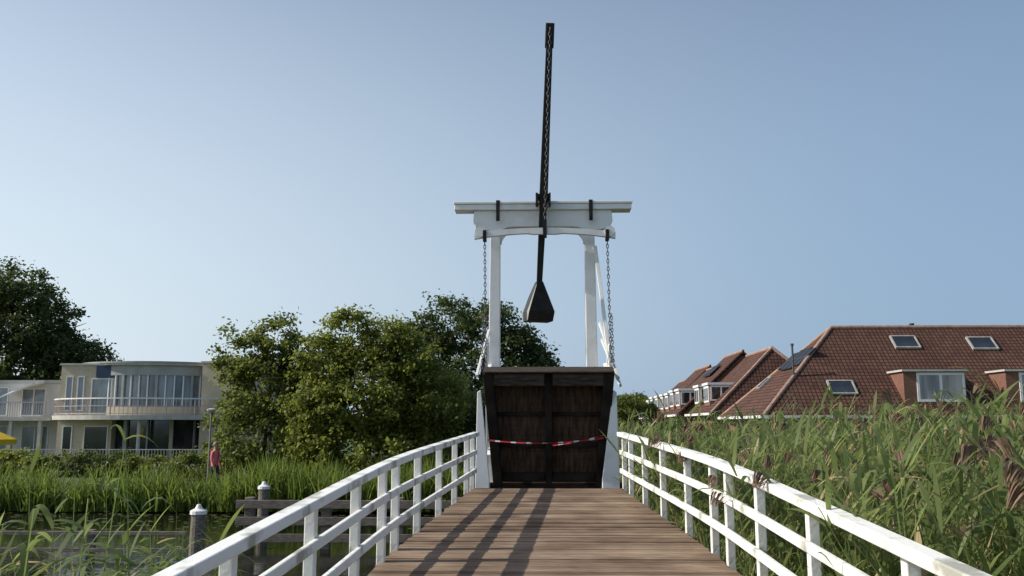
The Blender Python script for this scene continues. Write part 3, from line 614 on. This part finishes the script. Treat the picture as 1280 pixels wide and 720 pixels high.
gable_house(11.6,22.4,83.3,91,3.7,8.3,"brick terrace house with tiled gable roof and white dormers",((85.5,4.6),(89,4.6)),())
gable_house(11.8,23.0,91.3,100,3.7,8.8,"far brick terrace house with tiled gable roof",((94,4.6),(98,4.6)),())
gable_house(13.0,23.8,101,118,3.8,8.3,"distant brick house with tiled gable roof",((104,4.6),(111,4.6)),())

# ------------------------------------------------------------ flats with curved balcony
def arcpts(c,r,a0,a1,n): return [(c[0]+r*math.cos(a0+(a1-a0)*i/n),c[1]+r*math.sin(a0+(a1-a0)*i/n)) for i in range(n+1)]
flats=empty("curved_flats",(-28,66,.55),"two storey beige brick flats with rounded front and curved balcony","building")
CC=(-28,66); A0,A1=math.radians(170),math.radians(370)
def ringwall(mb,r0,r1,z0,z1,n=40,a0=A0,a1=A1,m=0):
    o=arcpts(CC,r1,a0,a1,n); i_=arcpts(CC,r0,a0,a1,n)
    V=[];F=[]
    for k in range(n+1): V+=[(*i_[k],z0),(*o[k],z0),(*o[k],z1),(*i_[k],z1)]
    for k in range(n):
        for j in range(4): l=(j+1)%4; F.append((4*k+j,4*k+l,4*k+4+l,4*k+4+j))
    F.append((0,1,2,3)); F.append((4*n+3,4*n+2,4*n+1,4*n)); mb.add(V,F,m)
mb=MB(); ringwall(mb,5.7,6.0,3.62,4.2); mb.obj("curved_parapet_wall",BEIGE,flats,origin=(-28,66,3.6))
mb=MB(); ringwall(mb,5.7,6.0,6.35,7.05); mb.obj("curved_upper_wall",GREYWALL,flats,origin=(-28,66,6.4))
mb=MB(); ringwall(mb,5.6,5.85,4.203,6.347)
wnd=mb.obj("window_band",BLUEG,flats,origin=(-28,66,4.4))
for i in range(36):
    a=A0+(A1-A0)*(i+.5)/36; c,s=math.cos(a),math.sin(a); p=Vector((CC[0]+5.93*c,CC[1]+5.93*s,4.21)); mb=MB()
    wd=.07 if i%4 else .16
    mb.beam(p,p+Vector((0,0,2.13)),wd,.15,side=(-s,c,0)); mb.obj("window_frame",FRAME if i%4 else GREYWALL,wnd,origin=p)
mb=MB(); ringwall(mb,.02,6.25,7.053,7.18); mb.obj("roof_deck",CONC,flats,origin=(-28,66,7.1))
mb=MB(); ringwall(mb,6.0,6.32,7.183,7.30); mb.obj("roof_edge",GREYWALL,flats,origin=(-28,66,7.1))
mb=MB(); ringwall(mb,4.5,7.85,3.30,3.60); mb.obj("balcony_slab",CONC,flats,origin=(-28,66,3.4))
bal_=subempty("balcony_railing",flats)
for r0,r1,z0,z1 in ((7.68,7.76,4.68,4.77),(7.69,7.74,3.68,3.74),(7.69,7.74,4.2,4.24)):
    mb=MB(); ringwall(mb,r0,r1,z0,z1,60); mb.obj("handrail",FRAME if z0>4.5 else RAILG,bal_,origin=(-28,66,z0))
mb=MB()
for i in range(90):
    a=A0+(A1-A0)*i/89; c,s=math.cos(a),math.sin(a); w=.07 if i%6==0 else .03; p=Vector((CC[0]+7.72*c,CC[1]+7.72*s,3.6)); mb.beam(p,p+Vector((0,0,1.1)),w,w)
mb.obj("balusters",RAILG,bal_,origin=(-28,66,3.6))
mb=MB(); ringwall(mb,5.0,5.2,.5,3.297); mb.obj("ground_floor_glazing",GLASS,flats,origin=(-28,66,.5))
for i in range(12):
    a=A0+(A1-A0)*(i+.5)/12; c,s=math.cos(a),math.sin(a); p=Vector((CC[0]+5.3*c,CC[1]+5.3*s,.5)); mb=MB(); mb.beam(p,p+Vector((0,0,2.79)),.25 if i%2 else .10,.2,side=(-s,c,0)); mb.obj("pier",BEIGE if i%3==1 else GREYWALL,flats,origin=p)
    if i%3==0: p=Vector((CC[0]+7.3*c,CC[1]+7.3*s,.5)); mb=MB(); mb.tube([p,p+Vector((0,0,2.79))],.12,10); mb.obj("column",CONC,flats,origin=p)
mb=MB(); mb.box(-33.4,-29.6,60.4,69,.5,7.05); mb.obj("stair_block",BEIGE,flats,origin=(-31.5,64,.5))
mb=MB(); mb.box(-33.5,-29.5,60.3,69,7.053,7.19); mb.obj("block_roof_edge",CONC,flats,origin=(-31.5,64,7.1))
mb=MB(); mb.box(-30.9,-29.5,60.3,60.398,6.2,7.05); mb.obj("blue_fascia",DARKBLUE,flats,origin=(-30.2,60.3,6.2))
for x0,x1,z0,z1 in ((-33.0,-32.5,3.9,6.3),(-32.2,-31.7,3.9,6.3),(-31.2,-29.75,3.7,6.15),(-33.0,-32.3,1.0,2.9),(-31.5,-29.8,.8,2.9)): window(flats,x0,x1,z0,z1,60.4,cols=1,glass=BLUEG if z0>3 else GLASS)
mb=MB(); mb.box(-23.6,-20.5,60.7,70,.5,7.2); mb.obj("end_block",BEIGE,flats,origin=(-22,64,.5))
mb=MB(); mb.box(-23.7,-20.4,60.6,70,7.203,7.34); mb.obj("block_roof_edge",CONC,flats,origin=(-22,64,7.1))
left=empty("terraced_flats",(-39.5,66,.55),"lower white two storey flats with balcony and white awning","building")
mb=MB(); mb.box(-45,-35,64,72,.5,6.0); mb.obj("wall",WHITEW,left,origin=(-40,66,.5))
mb=MB(); mb.box(-45.2,-34.8,63.8,72,6.003,6.2); mb.obj("roof_edge",GREYWALL,left,origin=(-40,66,6.1))
mb=MB(); mb.box(-45,-34.6,61.6,63.99,3.25,3.5); mb.obj("balcony_slab",CONC,left,origin=(-40,62,3.3))
mb=MB(); mb.box(-45,-34.65,61.62,61.69,4.5,4.57); mb.box(-34.7,-34.63,61.7,63.9,4.5,4.57)
for i in range(60): mb.box(-44.9+i*.17,-44.87+i*.17,61.64,61.67,3.5,4.5)
mb.obj("balcony_railing",RAILG,left,origin=(-40,61.6,3.5))
for x0,x1,z0,z1 in ((-38.2,-36.4,3.6,5.6),(-41.5,-39.2,3.6,5.7),(-44.5,-42.3,3.6,5.7),(-38,-36,.8,2.9),(-42,-39,.8,2.9)): window(left,x0,x1,z0,z1,64,cols=2,glass=BLUEG)
mb=MB(); mb.add([(-38.9,62.3,4.9),(-36.5,62.3,5.9),(-36.5,63.9,6.1),(-38.9,63.9,5.4),(-38.9,62.3,4.82),(-36.5,62.3,5.82),(-36.5,63.9,5.98),(-38.9,63.9,5.32)],[(0,1,2,3),(7,6,5,4),(0,4,5,1),(1,5,6,2),(2,6,7,3),(3,7,4,0)]); mb.obj("awning",CLOTHW,left,origin=(-38,62,5))
for i,x in enumerate((-42,-37.5,-35.4)):
    mb=MB(); mb.box(x-.12,x+.12,61.7,61.94,.5,3.247); mb.obj("column",CONC,left,origin=(x,61.8,.5))
px_=-31.3
ps=empty("parasol",(px_,50,.55),"yellow garden parasol standing open by the flats","parasol")
mb=MB(); mb.tube([(px_,50,.55),(px_,50,2.7)],.025,8); mb.obj("pole",STEEL,ps,origin=(px_,50,.55))
mb=MB(); n=8; rim=[(px_+1.2*math.cos(i*math.pi/4),50+1.2*math.sin(i*math.pi/4),2.15) for i in range(n)]; low=[(p[0],p[1],1.85) for p in rim]
mb.add(rim+low+[(px_,50,2.7)],[(i,(i+1)%n,16) for i in range(n)]+[(i,8+i,8+(i+1)%n,(i+1)%n) for i in range(n)]); mb.obj("canopy",YELLOW,ps,origin=(px_,50,2.3))
gf=empty("garden_fence",(-30,57,.55),"low grey metal garden fence in front of the flats","fence")
mb=MB(); mb.box(-36,-22,57,57.05,1.35,1.41); mb.box(-36,-22,57,57.05,.8,.85)
for i in range(70): mb.box(-36+i*.2,-35.97+i*.2,56.97,57.0,.55,1.4)
mb.obj("pickets",CONC,gf,origin=(-30,57,.55))
sl_=empty("street_lamp",(-12.85,34,.5),"slim grey street lamp with flat head on the bank","street lamp")
mb=MB(); mb.tube([(-12.85,34,.4),(-12.85,34,1.4),(-12.85,34,3.45)],[.05,.038,.026],10); mb.obj("pole",LAMPG,sl_,origin=(-12.85,34,.5))
mb=MB(); mb.tube([(-12.85,34,3.45),(-12.85,34,3.5),(-12.85,34,3.57),(-12.85,34,3.61)],[.05,.15,.18,.05],14); mb.obj("lamp_head",CONC,sl_,origin=(-12.85,34,3.5))

# ------------------------------------------------------------ person
def person(loc,rotz):
    e=empty("person",loc,"person in pinkish red jacket and dark trousers walking on the bank","person"); e.rotation_euler=(0,0,rotz)
    sk=[];ed=[];rad=[]
    def v(p,r,par=None):
        sk.append(p); rad.append(r)
        if par is not None: ed.append((par,len(sk)-1))
        return len(sk)-1
    pel=v((0,0,.95),(.15,.11)); ab=v((0,0,1.08),(.14,.10),pel); ch=v((0,.01,1.28),(.17,.115),ab); sh=v((0,.0,1.42),(.13,.09),ch); nk=v((0,-.005,1.50),(.055,.055),sh)
    hd=v((0,-.02,1.58),(.075,.085),nk); hd2=v((0,-.02,1.68),(.078,.092),hd); v((0,-.01,1.74),(.045,.055),hd2)
    for s in (-1,1):
        a=v((s*.17,0,1.41),(.06,.06),sh); b=v((s*.23,.03*s,1.15),(.048,.048),a); c=v((s*.24,-.08+.05*s,.93),(.032,.036),b); h=v((s*.24,-.10+.05*s,.86),(.022,.040),c)
        for k,L in zip((-.028,-.010,.010,.028),(.065,.08,.085,.07)):
            f=v((s*.24,-.11+.05*s+k,.81),(.009,.009),h); v((s*.235,-.115+.05*s+k,.81-L*.7),(.008,.008),f)
        t=v((s*.225,-.15+.05*s,.845),(.010,.010),h); v((s*.22,-.165+.05*s,.80),(.009,.009),t)
        st=.14*s
        hp=v((s*.09,0,.88),(.09,.095),pel); kn=v((s*.10,-st*.6-.02,.50),(.06,.062),hp); an=v((s*.10,-st*.9+.05,.10),(.038,.042),kn); v((s*.10,-st*.9-.10,.04),(.04,.03),an)
    me=bpy.data.meshes.new("body"); me.from_pydata(sk,ed,[]); ob=bpy.data.objects.new("body_tmp",me); COL.objects.link(ob)
    m=ob.modifiers.new("s",'SKIN'); m.use_smooth_shade=True
    for i,r in enumerate(rad): me.skin_vertices[0].data[i].radius=r
    me.skin_vertices[0].data[0].use_root=True
    ob.modifiers.new("sub",'SUBSURF').levels=1
    dg=bpy.context.evaluated_depsgraph_get(); m2=bpy.data.meshes.new_from_object(ob.evaluated_get(dg)); bpy.data.objects.remove(ob)
    mats=[mat("skin",(.45,.27,.19),rough=.6),mat("pink_red_jacket",(.78,.20,.24),(.68,.16,.20),rough=.85),mat("dark_trousers",(.03,.035,.05),rough=.9)]
    m2.materials.clear()
    for k in mats: m2.materials.append(k)
    for p in m2.polygons:
        z=p.center.z; x=abs(p.center.x)
        p.material_index=0 if z>1.49 or (x>.19 and z<.93) else (1 if z>.92 else 2); p.use_smooth=True
    b=bpy.data.objects.new("body",m2); link(b,e)
    hm=mat("grey_hair",(.30,.27,.24),(.2,.18,.16),scale=30,rough=.8)
    bm=bmesh.new(); bmesh.ops.create_uvsphere(bm,u_segments=16,v_segments=10,radius=.108)
    bmesh.ops.delete(bm,geom=[q for q in bm.verts if q.co.z<-.03 and q.co.y<.02 or q.co.z<-.08 or (q.co.y<-.07 and q.co.z<.05)],context='VERTS')
    for q in bm.verts: q.co=Vector((q.co.x*.92,q.co.y*1.02-.005,q.co.z*1.02+1.69))
    hme=bpy.data.meshes.new("hair"); bm.to_mesh(hme); bm.free(); hme.materials.append(hm); link(bpy.data.objects.new("hair",hme),e)
    def blob(name,c,sc,mt):
        bm=bmesh.new(); bmesh.ops.create_icosphere(bm,subdivisions=2,radius=1)
        for q in bm.verts: q.co=Vector((q.co.x*sc[0]+c[0],q.co.y*sc[1]+c[1],q.co.z*sc[2]+c[2]))
        em=bpy.data.meshes.new(name); bm.to_mesh(em); bm.free(); em.materials.append(mt); link(bpy.data.objects.new(name,em),e)
    lip=mat("lips",(.35,.12,.1),rough=.5)
    for s in (-1,1):
        blob("eye",(s*.03,-.108,1.665),(.012,.008,.008),BLACK); blob("ear",(s*.08,-.015,1.65),(.012,.02,.03),mats[0])
    blob("nose",(0,-.118,1.635),(.012,.018,.024),mats[0]); blob("mouth",(0,-.108,1.595),(.024,.008,.007),lip)
person((-12.35,33.3,.55),math.radians(70))

# ------------------------------------------------------------ light, sky, camera
EL=math.radians(35.5); AZ=math.radians(-94)
sd=Vector((math.sin(AZ)*math.cos(EL),math.cos(AZ)*math.cos(EL),math.sin(EL)))
sun=bpy.data.lights.new("sun",'SUN'); sun.energy=5.0; sun.angle=math.radians(.5); sun.color=(1,.93,.81)
so=bpy.data.objects.new("sun",sun); so.rotation_euler=sd.to_track_quat('Z','Y').to_euler(); COL.objects.link(so)
w=bpy.data.worlds.new("World"); SC.world=w; w.use_nodes=True; nt=w.node_tree; bg=nt.nodes["Background"]; N=nt.nodes; L=nt.links
STR=.13
sky=N.new("ShaderNodeTexSky"); sky.sky_type='NISHITA'; sky.sun_disc=False; sky.sun_elevation=EL; sky.sun_rotation=AZ; sky.air_density=1.0; sky.dust_density=1.6; sky.ozone_density=1.6
tc=N.new("ShaderNodeTexCoord"); nv=N.new("ShaderNodeVectorMath"); nv.operation='NORMALIZE'; L.new(tc.outputs["Generated"],nv.inputs[0])
sx=N.new("ShaderNodeSeparateXYZ"); L.new(nv.outputs[0],sx.inputs[0])
hz=N.new("ShaderNodeMapRange"); hz.interpolation_type='SMOOTHSTEP'; hz.inputs[1].default_value=-.02; hz.inputs[2].default_value=.70; hz.inputs[3].default_value=.88; hz.inputs[4].default_value=.05; L.new(sx.outputs[2],hz.inputs[0])
sunv=N.new("ShaderNodeVectorMath"); sunv.operation='DOT_PRODUCT'; sunv.inputs[1].default_value=sd; L.new(nv.outputs[0],sunv.inputs[0])
sg=N.new("ShaderNodeMapRange"); sg.interpolation_type='SMOOTHSTEP'; sg.inputs[1].default_value=-.45; sg.inputs[2].default_value=.68; L.new(sunv.outputs["Value"],sg.inputs[0])
hc=N.new("ShaderNodeMix"); hc.data_type='RGBA'; L.new(sg.outputs[0],hc.inputs[0])
hc.inputs[6].default_value=(.265/STR,.40/STR,.585/STR,1); hc.inputs[7].default_value=(.82/STR,.93/STR,1.0/STR,1)
mx=N.new("ShaderNodeMix"); mx.data_type='RGBA'; L.new(hz.outputs[0],mx.inputs[0]); L.new(sky.outputs[0],mx.inputs[6]); L.new(hc.outputs[2],mx.inputs[7])
L.new(mx.outputs[2],bg.inputs[0]); bg.inputs[1].default_value=STR
cam=bpy.data.cameras.new("camera"); cam.lens=36*1100/1280; cam.sensor_width=36; cam.clip_end=6000; cam.clip_start=.05
co=bpy.data.objects.new("camera",cam); co.location=(-.14,0,3.0); co.rotation_euler=(math.radians(90+8.8),0,math.radians(1.8)); COL.objects.link(co); SC.camera=co
SC.view_settings.view_transform='Standard'; SC.view_settings.look='None'; SC.view_settings.exposure=0
